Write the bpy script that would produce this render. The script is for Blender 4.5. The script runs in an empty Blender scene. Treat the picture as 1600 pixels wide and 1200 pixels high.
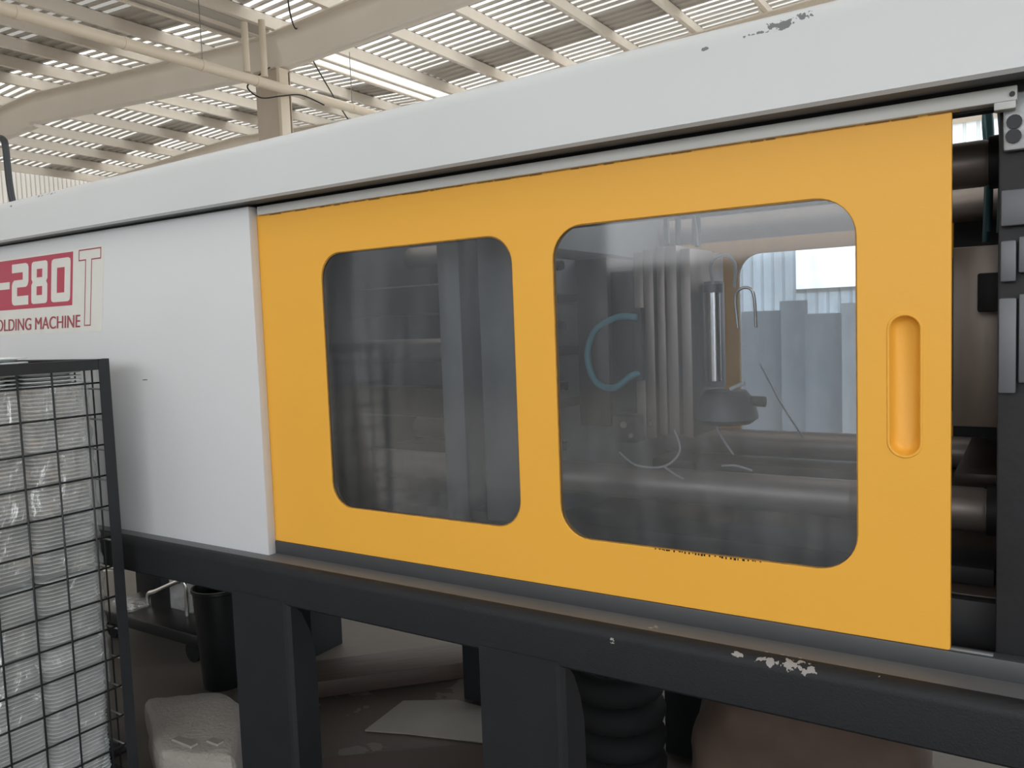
import bpy, bmesh, math, random
from mathutils import Vector, Matrix, noise
random.seed(7)
S = bpy.context.scene
COL = S.collection
PI = math.pi

# ------------------------------------------------------------------ camera
F_PX, YAW, PITCH, ROLL = 1276.345, -0.57187, -0.073805, -0.036847
CAM = Vector((0.1242, -1.6051, 1.5315))
fw = Vector((math.sin(YAW)*math.cos(PITCH), math.cos(YAW)*math.cos(PITCH), math.sin(PITCH)))
r0 = Vector((math.cos(YAW), -math.sin(YAW), 0)); u0 = r0.cross(fw)
rt = math.cos(ROLL)*r0 + math.sin(ROLL)*u0
up = -math.sin(ROLL)*r0 + math.cos(ROLL)*u0
cd = bpy.data.cameras.new('camera'); cam = bpy.data.objects.new('camera', cd); COL.objects.link(cam)
cd.sensor_width = 36.0; cd.lens = F_PX/1600*36.0; cd.clip_start = 0.02; cd.clip_end = 500
M = Matrix.Identity(4)
for i in range(3):
    M[i][0], M[i][1], M[i][2], M[i][3] = rt[i], up[i], -fw[i], CAM[i]
cam.matrix_world = M
S.camera = cam

# ------------------------------------------------------------------ sky, exposure
W = bpy.data.worlds.new('World'); S.world = W; W.use_nodes = True
nt = W.node_tree; nt.nodes.clear()
wo = nt.nodes.new('ShaderNodeOutputWorld'); bg = nt.nodes.new('ShaderNodeBackground')
tc = nt.nodes.new('ShaderNodeTexCoord'); sx = nt.nodes.new('ShaderNodeSeparateXYZ'); cr = nt.nodes.new('ShaderNodeValToRGB')
cr.color_ramp.elements[0].position = 0.46; cr.color_ramp.elements[0].color = (.22, .21, .20, 1)
cr.color_ramp.elements[1].position = 0.52; cr.color_ramp.elements[1].color = (.97, .985, 1.0, 1)
e = cr.color_ramp.elements.new(1.0); e.color = (.90, .96, 1.0, 1)
mp = nt.nodes.new('ShaderNodeMapRange'); mp.inputs[1].default_value = -1; mp.inputs[2].default_value = 1
nt.links.new(tc.outputs['Generated'], sx.inputs[0]); nt.links.new(sx.outputs[2], mp.inputs[0])
nt.links.new(mp.outputs[0], cr.inputs[0]); nt.links.new(cr.outputs[0], bg.inputs[0]); nt.links.new(bg.outputs[0], wo.inputs[0])
bg.inputs[1].default_value = 3.95
S.view_settings.view_transform = 'Standard'; S.view_settings.look = 'None'
S.view_settings.gamma = 1.0; S.view_settings.use_curve_mapping = False
S.view_settings.exposure = 0.0
S.cycles.use_denoising = True
S.cycles.max_bounces = 10; S.cycles.transparent_max_bounces = 16; S.cycles.diffuse_bounces = 5
S.cycles.caustics_reflective = False; S.cycles.caustics_refractive = False

# ------------------------------------------------------------------ materials
MATS = {}
def mat(name, col, rough=.5, metal=0.0, var=0.0, vscale=6.0, bump=0.0, bscale=40.0, spec=.5, var2=None, stretch=(1,1,1), wear_shade=None, coat=0.0):
    """var: amount of a noise blend towards var2 (grain, dirt). wear_shade: list of (cx, cy, cz, rx, ry, rz, colour, noise scale, threshold) worn patches and painted floor shade."""
    m = bpy.data.materials.new(name); m.use_nodes = True; t = m.node_tree; N = t.nodes; L = t.links
    b = N['Principled BSDF']
    b.inputs['Roughness'].default_value = rough; b.inputs['Metallic'].default_value = metal
    b.inputs['Specular IOR Level'].default_value = spec; b.inputs['Base Color'].default_value = (*col, 1)
    if coat: b.inputs['Coat Weight'].default_value = coat; b.inputs['Coat Roughness'].default_value = .12
    tcn = N.new('ShaderNodeTexCoord'); mpn = N.new('ShaderNodeMapping'); mpn.inputs['Scale'].default_value = stretch
    L.new(tcn.outputs['Object'], mpn.inputs[0])
    out = None
    if var:
        nz = N.new('ShaderNodeTexNoise'); nz.inputs['Scale'].default_value = vscale; nz.inputs['Detail'].default_value = 5
        L.new(mpn.outputs[0], nz.inputs['Vector'])
        rg = N.new('ShaderNodeMapRange'); rg.inputs[1].default_value = .35; rg.inputs[2].default_value = .75; rg.inputs[4].default_value = var
        L.new(nz.outputs[0], rg.inputs[0])
        mx = N.new('ShaderNodeMix'); mx.data_type = 'RGBA'
        mx.inputs[6].default_value = (*col, 1); mx.inputs[7].default_value = (*(var2 or tuple(c*.5 for c in col)), 1)
        L.new(rg.outputs[0], mx.inputs[0]); out = mx.outputs[2]
    for c in (wear_shade or []):
        cx, cy, cz, rx, ry, rz, cc, ns, th = c
        mm = N.new('ShaderNodeMapping'); mm.inputs['Scale'].default_value = (1/rx, 1/ry, 1/rz)
        mm.inputs['Location'].default_value = (-cx/rx, -cy/ry, -cz/rz)
        L.new(tcn.outputs['Object'], mm.inputs[0])
        ln = N.new('ShaderNodeVectorMath'); ln.operation = 'LENGTH'; L.new(mm.outputs[0], ln.inputs[0])
        n2 = N.new('ShaderNodeTexNoise'); n2.inputs['Scale'].default_value = ns; n2.inputs['Detail'].default_value = 4
        L.new(tcn.outputs['Object'], n2.inputs['Vector'])
        a = N.new('ShaderNodeMath'); a.operation = 'MULTIPLY_ADD'; a.inputs[1].default_value = -.35; L.new(ln.outputs['Value'], a.inputs[0]); L.new(n2.outputs[0], a.inputs[2])
        g = N.new('ShaderNodeMath'); g.operation = 'GREATER_THAN'; g.inputs[1].default_value = th; L.new(a.outputs[0], g.inputs[0])
        mx = N.new('ShaderNodeMix'); mx.data_type = 'RGBA'; L.new(g.outputs[0], mx.inputs[0])
        if out: L.new(out, mx.inputs[6])
        else: mx.inputs[6].default_value = (*col, 1)
        mx.inputs[7].default_value = (*cc, 1); out = mx.outputs[2]
    if out: L.new(out, b.inputs['Base Color'])
    if bump:
        nb = N.new('ShaderNodeTexNoise'); nb.inputs['Scale'].default_value = bscale; nb.inputs['Detail'].default_value = 4
        L.new(mpn.outputs[0], nb.inputs['Vector'])
        bp = N.new('ShaderNodeBump'); bp.inputs['Strength'].default_value = bump; bp.inputs['Distance'].default_value = .01
        L.new(nb.outputs[0], bp.inputs['Height']); L.new(bp.outputs[0], b.inputs['Normal'])
    MATS[name] = m
    return m

CHIP = (.16, .17, .18)
mat('cover_paint', (.60, .622, .642), .38, var=.25, vscale=3, var2=(.53, .545, .55), bump=.02, bscale=220,
    wear_shade=[(-.262, -.08, 2.043, .042, .06, .014, CHIP, 95, .33), (-.225, -.08, 2.050, .022, .06, .010, CHIP, 110, .33), (-.31, -.08, 2.036, .04, .06, .006, CHIP, 90, .40),
           (-2.72, -.08, 2.028, .10, .06, .010, CHIP, 60, .42), (-2.95, -.08, 2.012, .03, .06, .006, CHIP, 60, .38), (-.40, -.08, 2.030, .012, .06, .005, CHIP, 90, .35)])
mat('panel_paint', (.60, .615, .635), .38, var=.2, vscale=2.5, var2=(.53, .54, .555), bump=.02, bscale=220)
mat('strip_paint', (.58, .585, .57), .42, var=.35, vscale=7, var2=(.42, .41, .38), stretch=(.4, 1, 1))
mat('yellow_paint', (.80, .41, .056), .40, var=.22, vscale=3.0, var2=(.73, .375, .052), bump=.03, bscale=260, spec=.3)
mat('yellow_edge', (.36, .19, .03), .5, var=.7, vscale=60, var2=(.12, .07, .03))
mat('frame_paint', (.0135, .0150, .0178), .55, var=.4, vscale=9, var2=(.009, .0095, .0115), bump=.12, bscale=300, spec=.3,
    wear_shade=[(-.255, -.092, .878, .10, .02, .014, (.30, .28, .27), 60, .30), (-.36, -.092, .88, .03, .02, .010, (.30, .28, .27), 60, .34), (-.10, -.09, .884, .02, .03, .006, (.30, .29, .28), 70, .43),
           (-.62, -.095, .86, .10, .02, .04, (.3, .3, .28), 90, .60)])
mat('ledge_wear', (.135, .138, .145), .5, var=.5, vscale=14, var2=(.09, .092, .10), stretch=(.25, 1, 1), bump=.08, bscale=120,
    wear_shade=[(-.27, -.078, .884, .09, .020, .010, (.33, .31, .30), 60, .36), (-.55, -.05, .884, .03, .03, .01, (.3, .3, .28), 90, .45)])
mat('rail_and_lip_shade', (.050, .052, .056), .45, var=.3, vscale=12, var2=(.035, .036, .038))
mat('steel', (.36, .315, .295), .42, .5, var=.6, vscale=9, var2=(.24, .205, .19), stretch=(.3, 1, 1), bump=.04, bscale=60)
mat('bright_steel', (.72, .71, .70), .22, 1.0)
mat('mold_steel', (.34, .29, .26), .42, .7, var=.6, vscale=14, var2=(.20, .16, .14), stretch=(1, 1, .15))
mat('platen_grey', (.20, .21, .22), .5, .15, var=.5, vscale=7, var2=(.13, .13, .135))
mat('platen_dark', (.022, .023, .026), .55, .1, var=.5, vscale=8, var2=(.014, .0135, .014), bump=.1, spec=.35)
mat('oily_brown', (.075, .055, .047), .45, .1, var=.6, vscale=9, var2=(.04, .03, .026))
mat('block_grey', (.12, .125, .14), .45, .2, var=.4, vscale=9)
mat('unit_grey', (.30, .305, .31), .4, .3, var=.4, vscale=12)
mat('screen_grey', (.46, .50, .55), .5, var=.4, vscale=5, stretch=(1, 1, .2))
mat('screen_pale', (.72, .75, .78), .5, var=.3, vscale=5, stretch=(1, 1, .2))
mat('bolt_black', (.02, .02, .022), .4, .6)
mat('bracket_grey', (.42, .43, .44), .38, .3, var=.4, vscale=16, bump=.25, bscale=35)
mat('hose_blue', (.10, .34, .42), .35, var=.2, vscale=10)
mat('hose_teal', (.016, .07, .085), .4)
mat('cable_black', (.018, .018, .02), .5)
mat('cable_clear', (.45, .46, .48), .3)
mat('mesh_black', (.024, .027, .031), .5, .2, bump=.1, bscale=200)
mat('mesh_steel', (.25, .26, .26), .4, .6)
mat('tray_white', (.74, .78, .79), .35)
mat('sticker_white', (.66, .66, .63), .4, var=.3, vscale=14, var2=(.56, .55, .52))
mat('sticker_red', (.42, .045, .085), .4, var=.3, vscale=20, var2=(.36, .06, .09))
mat('sticker_text', (.30, .045, .065), .45, var=.3, vscale=60, var2=(.36, .16, .17))
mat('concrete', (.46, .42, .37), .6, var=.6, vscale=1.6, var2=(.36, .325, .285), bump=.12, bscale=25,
    wear_shade=[(-1.2, -.6, 0, 4.6, 3.6, 1, (.105, .092, .080), 3, .06), (-1.9, .75, 0, .9, .55, 1, (.05, .04, .034), 4, .30)])  # large dark ellipse: shade around the machine painted into the floor
mat('wood_brown', (.042, .027, .021), .6, var=.7, vscale=8, var2=(.04, .026, .02), stretch=(.15, 1, 1), bump=.2)
mat('card_and_lit_floor', (.24, .225, .205), .7, var=.4, vscale=5, var2=(.17, .155, .14))
mat('card_brown', (.055, .036, .030), .7, var=.5, vscale=6, var2=(.035, .024, .02))
mat('sack_white', (.28, .262, .238), .65, var=.3, vscale=9, var2=(.22, .20, .18), bump=.5, bscale=90)
mat('tape_clear', (.30, .28, .255), .12, coat=.8)
mat('sack_brown', (.085, .056, .040), .85, var=.8, vscale=5, var2=(.04, .025, .021), bump=.3, bscale=14)
mat('sack_tan', (.27, .19, .15), .65, var=.4, vscale=9)
mat('bin_black', (.012, .013, .014), .35)
mat('rubber', (.009, .0095, .0105), .8, spec=.2)
mat('roof_paint', (.86, .81, .745), .6, var=.3, vscale=1.2, var2=(.76, .70, .62), stretch=(1, 1, .4), bump=.05)
mat('column_paint', (.66, .58, .50), .6, var=.6, vscale=1.3, var2=(.46, .38, .31), stretch=(1, 1, .35))
mat('galvanized', (.56, .54, .52), .45, .1, var=.5, vscale=1.1, var2=(.44, .42, .40))
mat('pipe_cream', (.78, .70, .58), .4)
mat('wall_white', (.70, .66, .60), .55, var=.3, vscale=.7, var2=(.58, .54, .49))
mat('wall_grey', (.50, .54, .58), .55, var=.4, vscale=.6, var2=(.36, .39, .42))

def sheet_mat(name, alb, tint=(1, .95, .87)):
    m = bpy.data.materials.new(name); m.use_nodes = True; t = m.node_tree; N = t.nodes; L = t.links
    N.remove(N['Principled BSDF']); o = N['Material Output']
    tr = N.new('ShaderNodeBsdfTranslucent'); df = N.new('ShaderNodeBsdfDiffuse'); ad = N.new('ShaderNodeMixShader')
    nz = N.new('ShaderNodeTexNoise'); nz.inputs['Scale'].default_value = .8; tcn = N.new('ShaderNodeTexCoord'); L.new(tcn.outputs['Object'], nz.inputs['Vector'])
    mx = N.new('ShaderNodeMix'); mx.data_type = 'RGBA'; mx.inputs[6].default_value = (alb*tint[0], alb*tint[1], alb*tint[2], 1); mx.inputs[7].default_value = (alb*.8*tint[0], alb*.78*tint[1], alb*.76*tint[2], 1)
    L.new(nz.outputs[0], mx.inputs[0]); L.new(mx.outputs[2], tr.inputs[0]); df.inputs[0].default_value = (.55, .52, .47, 1)
    ad.inputs[0].default_value = .25; L.new(tr.outputs[0], ad.inputs[1]); L.new(df.outputs[0], ad.inputs[2]); L.new(ad.outputs[0], o.inputs[0])
    MATS[name] = m
sheet_mat('skylight_clear', .66); sheet_mat('skylight_mid', .40); sheet_mat('skylight_dim', .17); sheet_mat('wall_sheet', .34)

sheet_mat('strip_grey', .62, (.88, .97, 1.08)); sheet_mat('strip_pale', .95, (.95, 1, 1.05))
sheet_mat('wall_sheet_blue', .75, (.90, 1, 1.08))
def pane_mat(name, haze, gloss, scale, tint=(.86, .88, .90)):
    m = bpy.data.materials.new(name); m.use_nodes = True; t = m.node_tree; N = t.nodes; L = t.links
    N.remove(N['Principled BSDF']); o = N['Material Output']
    tr = N.new('ShaderNodeBsdfTransparent'); tr.inputs[0].default_value = (*tint, 1)
    df = N.new('ShaderNodeBsdfDiffuse'); df.inputs[0].default_value = (.62, .64, .67, 1)
    tl = N.new('ShaderNodeBsdfTranslucent'); tl.inputs[0].default_value = (.62, .66, .72, 1)
    hz = N.new('ShaderNodeMixShader'); hz.inputs[0].default_value = .4; L.new(df.outputs[0], hz.inputs[1]); L.new(tl.outputs[0], hz.inputs[2])
    gl = N.new('ShaderNodeBsdfGlossy'); gl.inputs['Roughness'].default_value = .06
    tcn = N.new('ShaderNodeTexCoord'); mpn = N.new('ShaderNodeMapping'); mpn.inputs['Rotation'].default_value = (0, .7, 0); mpn.inputs['Scale'].default_value = (1, 1, .18)
    L.new(tcn.outputs['Object'], mpn.inputs[0])
    nz = N.new('ShaderNodeTexNoise'); nz.inputs['Scale'].default_value = scale; nz.inputs['Detail'].default_value = 6; L.new(mpn.outputs[0], nz.inputs['Vector'])
    n2 = N.new('ShaderNodeTexNoise'); n2.inputs['Scale'].default_value = 3.0; n2.inputs['Detail'].default_value = 4; L.new(tcn.outputs['Object'], n2.inputs['Vector'])
    mul = N.new('ShaderNodeMath'); mul.operation = 'MULTIPLY'; L.new(nz.outputs[0], mul.inputs[0]); L.new(n2.outputs[0], mul.inputs[1])
    rg = N.new('ShaderNodeMapRange'); rg.inputs[1].default_value = .12; rg.inputs[2].default_value = .42; rg.inputs[3].default_value = haze*.55; rg.inputs[4].default_value = haze*1.6
    L.new(mul.outputs[0], rg.inputs[0])
    m1 = N.new('ShaderNodeMixShader'); L.new(rg.outputs[0], m1.inputs[0]); L.new(tr.outputs[0], m1.inputs[1]); L.new(hz.outputs[0], m1.inputs[2])
    fr = N.new('ShaderNodeFresnel'); fr.inputs[0].default_value = 1.45
    fm = N.new('ShaderNodeMath'); fm.operation = 'MULTIPLY'; fm.inputs[1].default_value = gloss; L.new(fr.outputs[0], fm.inputs[0])
    m2 = N.new('ShaderNodeMixShader'); L.new(fm.outputs[0], m2.inputs[0]); L.new(m1.outputs[0], m2.inputs[1]); L.new(gl.outputs[0], m2.inputs[2])
    L.new(m2.outputs[0], o.inputs[0]); MATS[name] = m
    return N, L
pane_mat('acrylic', .085, 1.2, 24)
pane_mat('acrylic_rear', .20, 1.0, 14, (.88, .92, .96))

def film_mat():
    m = bpy.data.materials.new('film'); m.use_nodes = True; t = m.node_tree; N = t.nodes; L = t.links
    N.remove(N['Principled BSDF']); o = N['Material Output']
    tr = N.new('ShaderNodeBsdfTransparent'); df = N.new('ShaderNodeBsdfDiffuse'); df.inputs[0].default_value = (.78, .80, .80, 1)
    gl = N.new('ShaderNodeBsdfGlossy'); gl.inputs['Roughness'].default_value = .09
    tcn = N.new('ShaderNodeTexCoord'); nz = N.new('ShaderNodeTexNoise'); nz.inputs['Scale'].default_value = 11; nz.inputs['Detail'].default_value = 5; nz.inputs['Distortion'].default_value = 1.6
    mpn = N.new('ShaderNodeMapping'); mpn.inputs['Rotation'].default_value = (.6, 0, 0); mpn.inputs['Scale'].default_value = (1, 1, .45)
    L.new(tcn.outputs['Object'], mpn.inputs[0]); L.new(mpn.outputs[0], nz.inputs['Vector'])
    bp = N.new('ShaderNodeBump'); bp.inputs['Strength'].default_value = .9; bp.inputs['Distance'].default_value = .03
    L.new(nz.outputs[0], bp.inputs['Height']); L.new(bp.outputs[0], gl.inputs['Normal'])
    m1 = N.new('ShaderNodeMixShader'); m1.inputs[0].default_value = .28; L.new(tr.outputs[0], m1.inputs[1]); L.new(df.outputs[0], m1.inputs[2])
    m2 = N.new('ShaderNodeMixShader'); m2.inputs[0].default_value = .20; L.new(m1.outputs[0], m2.inputs[1]); L.new(gl.outputs[0], m2.inputs[2])
    L.new(m2.outputs[0], o.inputs[0]); MATS['film'] = m
film_mat()

# ------------------------------------------------------------------ mesh helpers
def link(name, me, parent=None, kind=None):
    o = bpy.data.objects.new(name, me); COL.objects.link(o)
    if parent is not None:
        o.parent = parent
        w = Vector((0, 0, 0)); q = parent
        while q is not None: w += q.location; q = q.parent
        o.location = -w
    if kind: o['kind'] = kind
    return o
def finish(name, bm, mats, parent=None, smooth=False, kind=None):
    me = bpy.data.meshes.new(name)
    bmesh.ops.recalc_face_normals(bm, faces=bm.faces[:])
    bm.to_mesh(me); bm.free()
    for m in (mats if isinstance(mats, (list, tuple)) else [mats]): me.materials.append(MATS[m])
    if smooth:
        for p in me.polygons: p.use_smooth = True
        try: me.set_sharp_from_angle(angle=math.radians(smooth if smooth > 1 else 40))
        except Exception: pass
    return link(name, me, parent, kind)
def empty(name, loc, label, cat, group=None):
    o = bpy.data.objects.new(name, None); COL.objects.link(o); o.location = loc; o.empty_display_size = .1
    o['label'] = label; o['category'] = cat
    if group: o['group'] = group
    return o
def tag(o, label, cat, group=None):
    o['label'] = label; o['category'] = cat
    if group: o['group'] = group
    return o
def bm_box(bm, lo, hi, bevel=0, seg=2, mi=0):
    vs = [bm.verts.new((x, y, z)) for x in (lo[0], hi[0]) for y in (lo[1], hi[1]) for z in (lo[2], hi[2])]
    fs = [bm.faces.new([vs[i] for i in q]) for q in ((0,1,3,2), (4,6,7,5), (0,4,5,1), (2,3,7,6), (0,2,6,4), (1,5,7,3))]
    for f in fs: f.material_index = mi
    if bevel:
        es = list({e for f in fs for e in f.edges})
        bmesh.ops.bevel(bm, geom=es, offset=bevel, segments=seg, profile=.5, affect='EDGES', clamp_overlap=True)
    return vs
def box(name, lo, hi, m, parent=None, bevel=.004, seg=2, kind=None):
    bm = bmesh.new(); bm_box(bm, lo, hi, bevel, seg)
    return finish(name, bm, m, parent, kind=kind, smooth=30 if bevel else False)
def boxes(name, lst, m, parent=None, bevel=.003, kind=None):
    bm = bmesh.new()
    for lo, hi in lst: bm_box(bm, lo, hi, bevel, 1)
    return finish(name, bm, m, parent, kind=kind)
def bm_tube(bm, pts, r, n=10, caps=True):
    pts = [Vector(p) for p in pts]; rings = []
    rad = r if isinstance(r, (list, tuple)) else [r]*len(pts)
    t0 = (pts[1]-pts[0]).normalized(); ref = Vector((0, 0, 1)) if abs(t0.z) < .9 else Vector((1, 0, 0))
    nrm = t0.cross(ref).normalized()
    for i, p in enumerate(pts):
        t = (pts[min(i+1, len(pts)-1)] - pts[max(i-1, 0)]).normalized()
        nrm = (nrm - t*nrm.dot(t)).normalized(); b = t.cross(nrm)
        rings.append([bm.verts.new(p + rad[i]*(math.cos(2*PI*k/n)*nrm + math.sin(2*PI*k/n)*b)) for k in range(n)])
    for a, b in zip(rings, rings[1:]):
        for k in range(n): bm.faces.new((a[k], a[(k+1) % n], b[(k+1) % n], b[k]))
    if caps: bm.faces.new(rings[0][::-1]); bm.faces.new(rings[-1])
def tube(name, pts, r, m, parent=None, n=12, kind=None):
    bm = bmesh.new(); bm_tube(bm, pts, r, n)
    return finish(name, bm, m, parent, smooth=50, kind=kind)
def smooth_path(pts, k=8):
    pts = [Vector(p) for p in pts]; P = [pts[0]] + pts + [pts[-1]]; out = []
    for i in range(1, len(P)-2):
        a, b, c, d = P[i-1:i+3]
        for j in range(k):
            t = j/k
            out.append(.5*((2*b) + (c-a)*t + (2*a-5*b+4*c-d)*t*t + (3*b-a-3*c+d)*t**3))
    out.append(pts[-1]); return out
def rrect(x0, x1, z0, z1, r, n=8):
    out = []
    for cx, cz, a0 in ((x1-r, z1-r, 0), (x0+r, z1-r, 90), (x0+r, z0+r, 180), (x1-r, z0+r, 270)):
        for k in range(n+1):
            a = math.radians(a0 + 90*k/n); out.append((cx+r*math.cos(a), cz+r*math.sin(a)))
    return out
def plate(name, loops, y0, y1, m, parent=None, bevel=0.0, xf=None, smooth=False):
    """Flat plate in the XZ plane (outline loops; inner loops are holes) between y0 (front) and y1 (back)."""
    cu = bpy.data.curves.new('tmp', 'CURVE'); cu.dimensions = '2D'; cu.fill_mode = 'BOTH'
    th = abs(y1-y0); cu.extrude = th/2 - bevel; cu.bevel_depth = bevel; cu.bevel_resolution = 2; cu.offset = -bevel
    for lp in loops:
        sp = cu.splines.new('POLY'); sp.points.add(len(lp)-1); sp.use_cyclic_u = True
        for p, q in zip(sp.points, lp): p.co = (q[0], q[1], 0, 1)
    o = bpy.data.objects.new('tmp', cu); COL.objects.link(o)
    bpy.context.view_layer.update()
    me = bpy.data.meshes.new_from_object(o.evaluated_get(bpy.context.evaluated_depsgraph_get()))
    bpy.data.objects.remove(o); bpy.data.curves.remove(cu)
    ym = (y0+y1)/2
    for v in me.vertices:
        x, z, d = v.co; v.co = (x, ym - d, z)
        if xf: v.co = xf(v.co)
    bm = bmesh.new(); bm.from_mesh(me); bpy.data.meshes.remove(me)
    bmesh.ops.remove_doubles(bm, verts=bm.verts[:], dist=1e-6)
    return finish(name, bm, m, parent, smooth=smooth)
def prism(name, poly, axis, a, b, m, parent=None, bevel=0, kind=None, smooth=False):
    """Extrude a polygon given in the two other axes from a to b along axis."""
    bm = bmesh.new()
    def P(q, t): return {'x': (t, q[0], q[1]), 'y': (q[0], t, q[1]), 'z': (q[0], q[1], t)}[axis]
    A = [bm.verts.new(P(q, a)) for q in poly]; B = [bm.verts.new(P(q, b)) for q in poly]
    n = len(poly); bm.faces.new(A); bm.faces.new(B[::-1])
    for i in range(n): bm.faces.new((A[i], B[i], B[(i+1) % n], A[(i+1) % n]))
    if bevel: bmesh.ops.bevel(bm, geom=bm.edges[:], offset=bevel, segments=2, profile=.5, affect='EDGES', clamp_overlap=True)
    return finish(name, bm, m, parent, kind=kind, smooth=smooth)

# ================================================================== THE HALL
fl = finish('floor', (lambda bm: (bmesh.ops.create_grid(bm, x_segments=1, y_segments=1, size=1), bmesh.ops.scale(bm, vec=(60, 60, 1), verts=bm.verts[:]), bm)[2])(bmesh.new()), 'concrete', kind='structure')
VAL, RID_L, EAVE_L, RID_R, EAVE_R = -12.6, -21.0, -29.5, -3.5, 6.0
FRAMES = (-15.2, -9.0, -2.8, 3.4, 9.6, 15.8, 22.0)
def zr(x):
    if x < RID_L: return 7.645 - .055*(RID_L-x)
    if x < VAL: return 7.2 + .053*(VAL-x)
    if x < RID_R: return 7.2 + .055*(x-VAL)
    return 7.7 - .055*(x-RID_R)
ceil = bpy.data.objects.new('ceiling', None); COL.objects.link(ceil); ceil['kind'] = 'structure'
# rafters (I section), one per slope and frame
def rafter(x0, x1, y, d0, d1):
    bm = bmesh.new()
    def bar(za0, zb0, za1, zb1, w):
        vs = []
        for x, zz in ((x0, (za0, zb0)), (x1, (za1, zb1))):
            for yy in (y-w, y+w):
                for z in zz: vs.append(bm.verts.new((x, yy, z)))
        for q in ((0,1,3,2), (4,6,7,5), (0,4,5,1), (2,3,7,6), (0,2,6,4), (1,5,7,3)): bm.faces.new([vs[i] for i in q])
    t0, t1 = zr(x0), zr(x1)
    bar(t0-d0, t0, t1-d1, t1, .008); bar(t0-.025, t0, t1-.025, t1, .13); bar(t0-d0, t0-d0+.025, t1-d1, t1-d1+.025, .13)
    finish('rafter', bm, 'roof_paint', ceil)
for y in FRAMES:
    rafter(VAL, RID_L, y, .70, .70); rafter(RID_L, EAVE_L, y, .78, .70)
    rafter(VAL, RID_R, y, .70, .74); rafter(RID_R, EAVE_R, y, .74, .70)
# purlins
PX = [-12.12, -10.72, -9.15, -7.62, -6.1, -4.6, -2.6, -1.1, .4, 1.9, 3.4, 5.2, -13.02, -14.55, -16.05, -17.5, -18.95, -20.4, -22.3, -24.1, -25.6, -27.1, -28.8]
for x in PX:
    z = zr(x); bm = bmesh.new()
    bm_box(bm, (x-.004, -15.2, z), (x+.004, 22, z+.28)); bm_box(bm, (x-.004, -15.2, z), (x+.10, 22, z+.008)); bm_box(bm, (x-.10, -15.2, z+.272), (x+.004, 22, z+.28))
    for y in FRAMES: bm_box(bm, (x-.10, y-.11, z), (x-.004, y+.11, z+.16))     # cleats
    finish('purlin', bm, 'roof_paint', ceil)
# corrugated sheets: pans and ribs, running down the slopes
def sheet(x0, x1, y0, n, m):
    bm = bmesh.new(); z0, z1 = zr(x0)+.285, zr(x1)+.285; prof = []
    for k in range(n):
        y = y0 + .248*k
        prof += [(y, .034, 0), (y+.140, .034, 1), (y+.163, 0, 1), (y+.222, 0, 1)]
    prof.append((y0+.248*n, .034, 0))
    A = [bm.verts.new((x0, p[0], z0+p[1])) for p in prof]; B = [bm.verts.new((x1, p[0], z1+p[1])) for p in prof]
    for i in range(len(prof)-1):
        f = bm.faces.new((A[i], A[i+1], B[i+1], B[i])); f.material_index = 0 if i % 4 == 0 else 1  # opaque ribs put the dark rib shade into the sheet's materials
    name = 'roof_sheet' if m == 'galvanized' else 'skylight_sheet'
    finish(name, bm, [m, 'galvanized'], ceil)
def kind_of(slope, y):
    if y < 3.4: return 'skylight_clear' if int(y*3+60) % 4 else 'galvanized'  # unseen bays: clear sheets added for more light from above
    for yb in (3.4, 9.6, 15.8):
        u = y - yb
        if 0 <= u < 6.2:
            if u > 5.4: return 'skylight_clear'
            if u > 4.46: return 'galvanized'
            if yb == 3.4: return 'skylight_dim'
            return 'skylight_clear' if slope == 'r' and u < 3.5 or slope == 'l' and u > 2 else 'skylight_mid'
    return 'galvanized'
for b, yb in enumerate((-15.2, -9.0, -2.8, 3.4, 9.6, 15.8)):
    for slope, x0, x1 in (('m', EAVE_L, RID_L), ('l', RID_L, -12.98), ('r', -12.2, -8.4), ('q', -8.4, RID_R), ('s', RID_R, EAVE_R)):
        k = 0
        for n in (4, 4, 4, 4, 2, 4, 3):
            y0 = yb + .248*k; k += n
            sheet(x0, x1, y0, n, kind_of(slope, y0+.124*n))
# valley gutter: two long flat pans and the bar between them; the bay behind the column is glazed
for i, yb in enumerate((-15.2, -9.0, -2.8, 3.4, 9.6, 15.8)):
    m = 'skylight_clear' if yb == 9.6 else 'galvanized'
    for a, c in ((-12.96, -12.70), (-12.58, -12.20)):
        bm = bmesh.new(); bm.faces.new([bm.verts.new(v) for v in ((a, yb, 7.27), (c, yb, 7.27), (c, yb+6.2, 7.27), (a, yb+6.2, 7.27))]); finish('gutter_pan', bm, m, ceil)
    boxes('gutter_bar', [((-12.70, yb, 7.245), (-12.58, yb+6.2, 7.285)), ((-13.0, yb, 7.21), (-12.96, yb+6.2, 7.36))], 'roof_paint', ceil, bevel=0)
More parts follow.
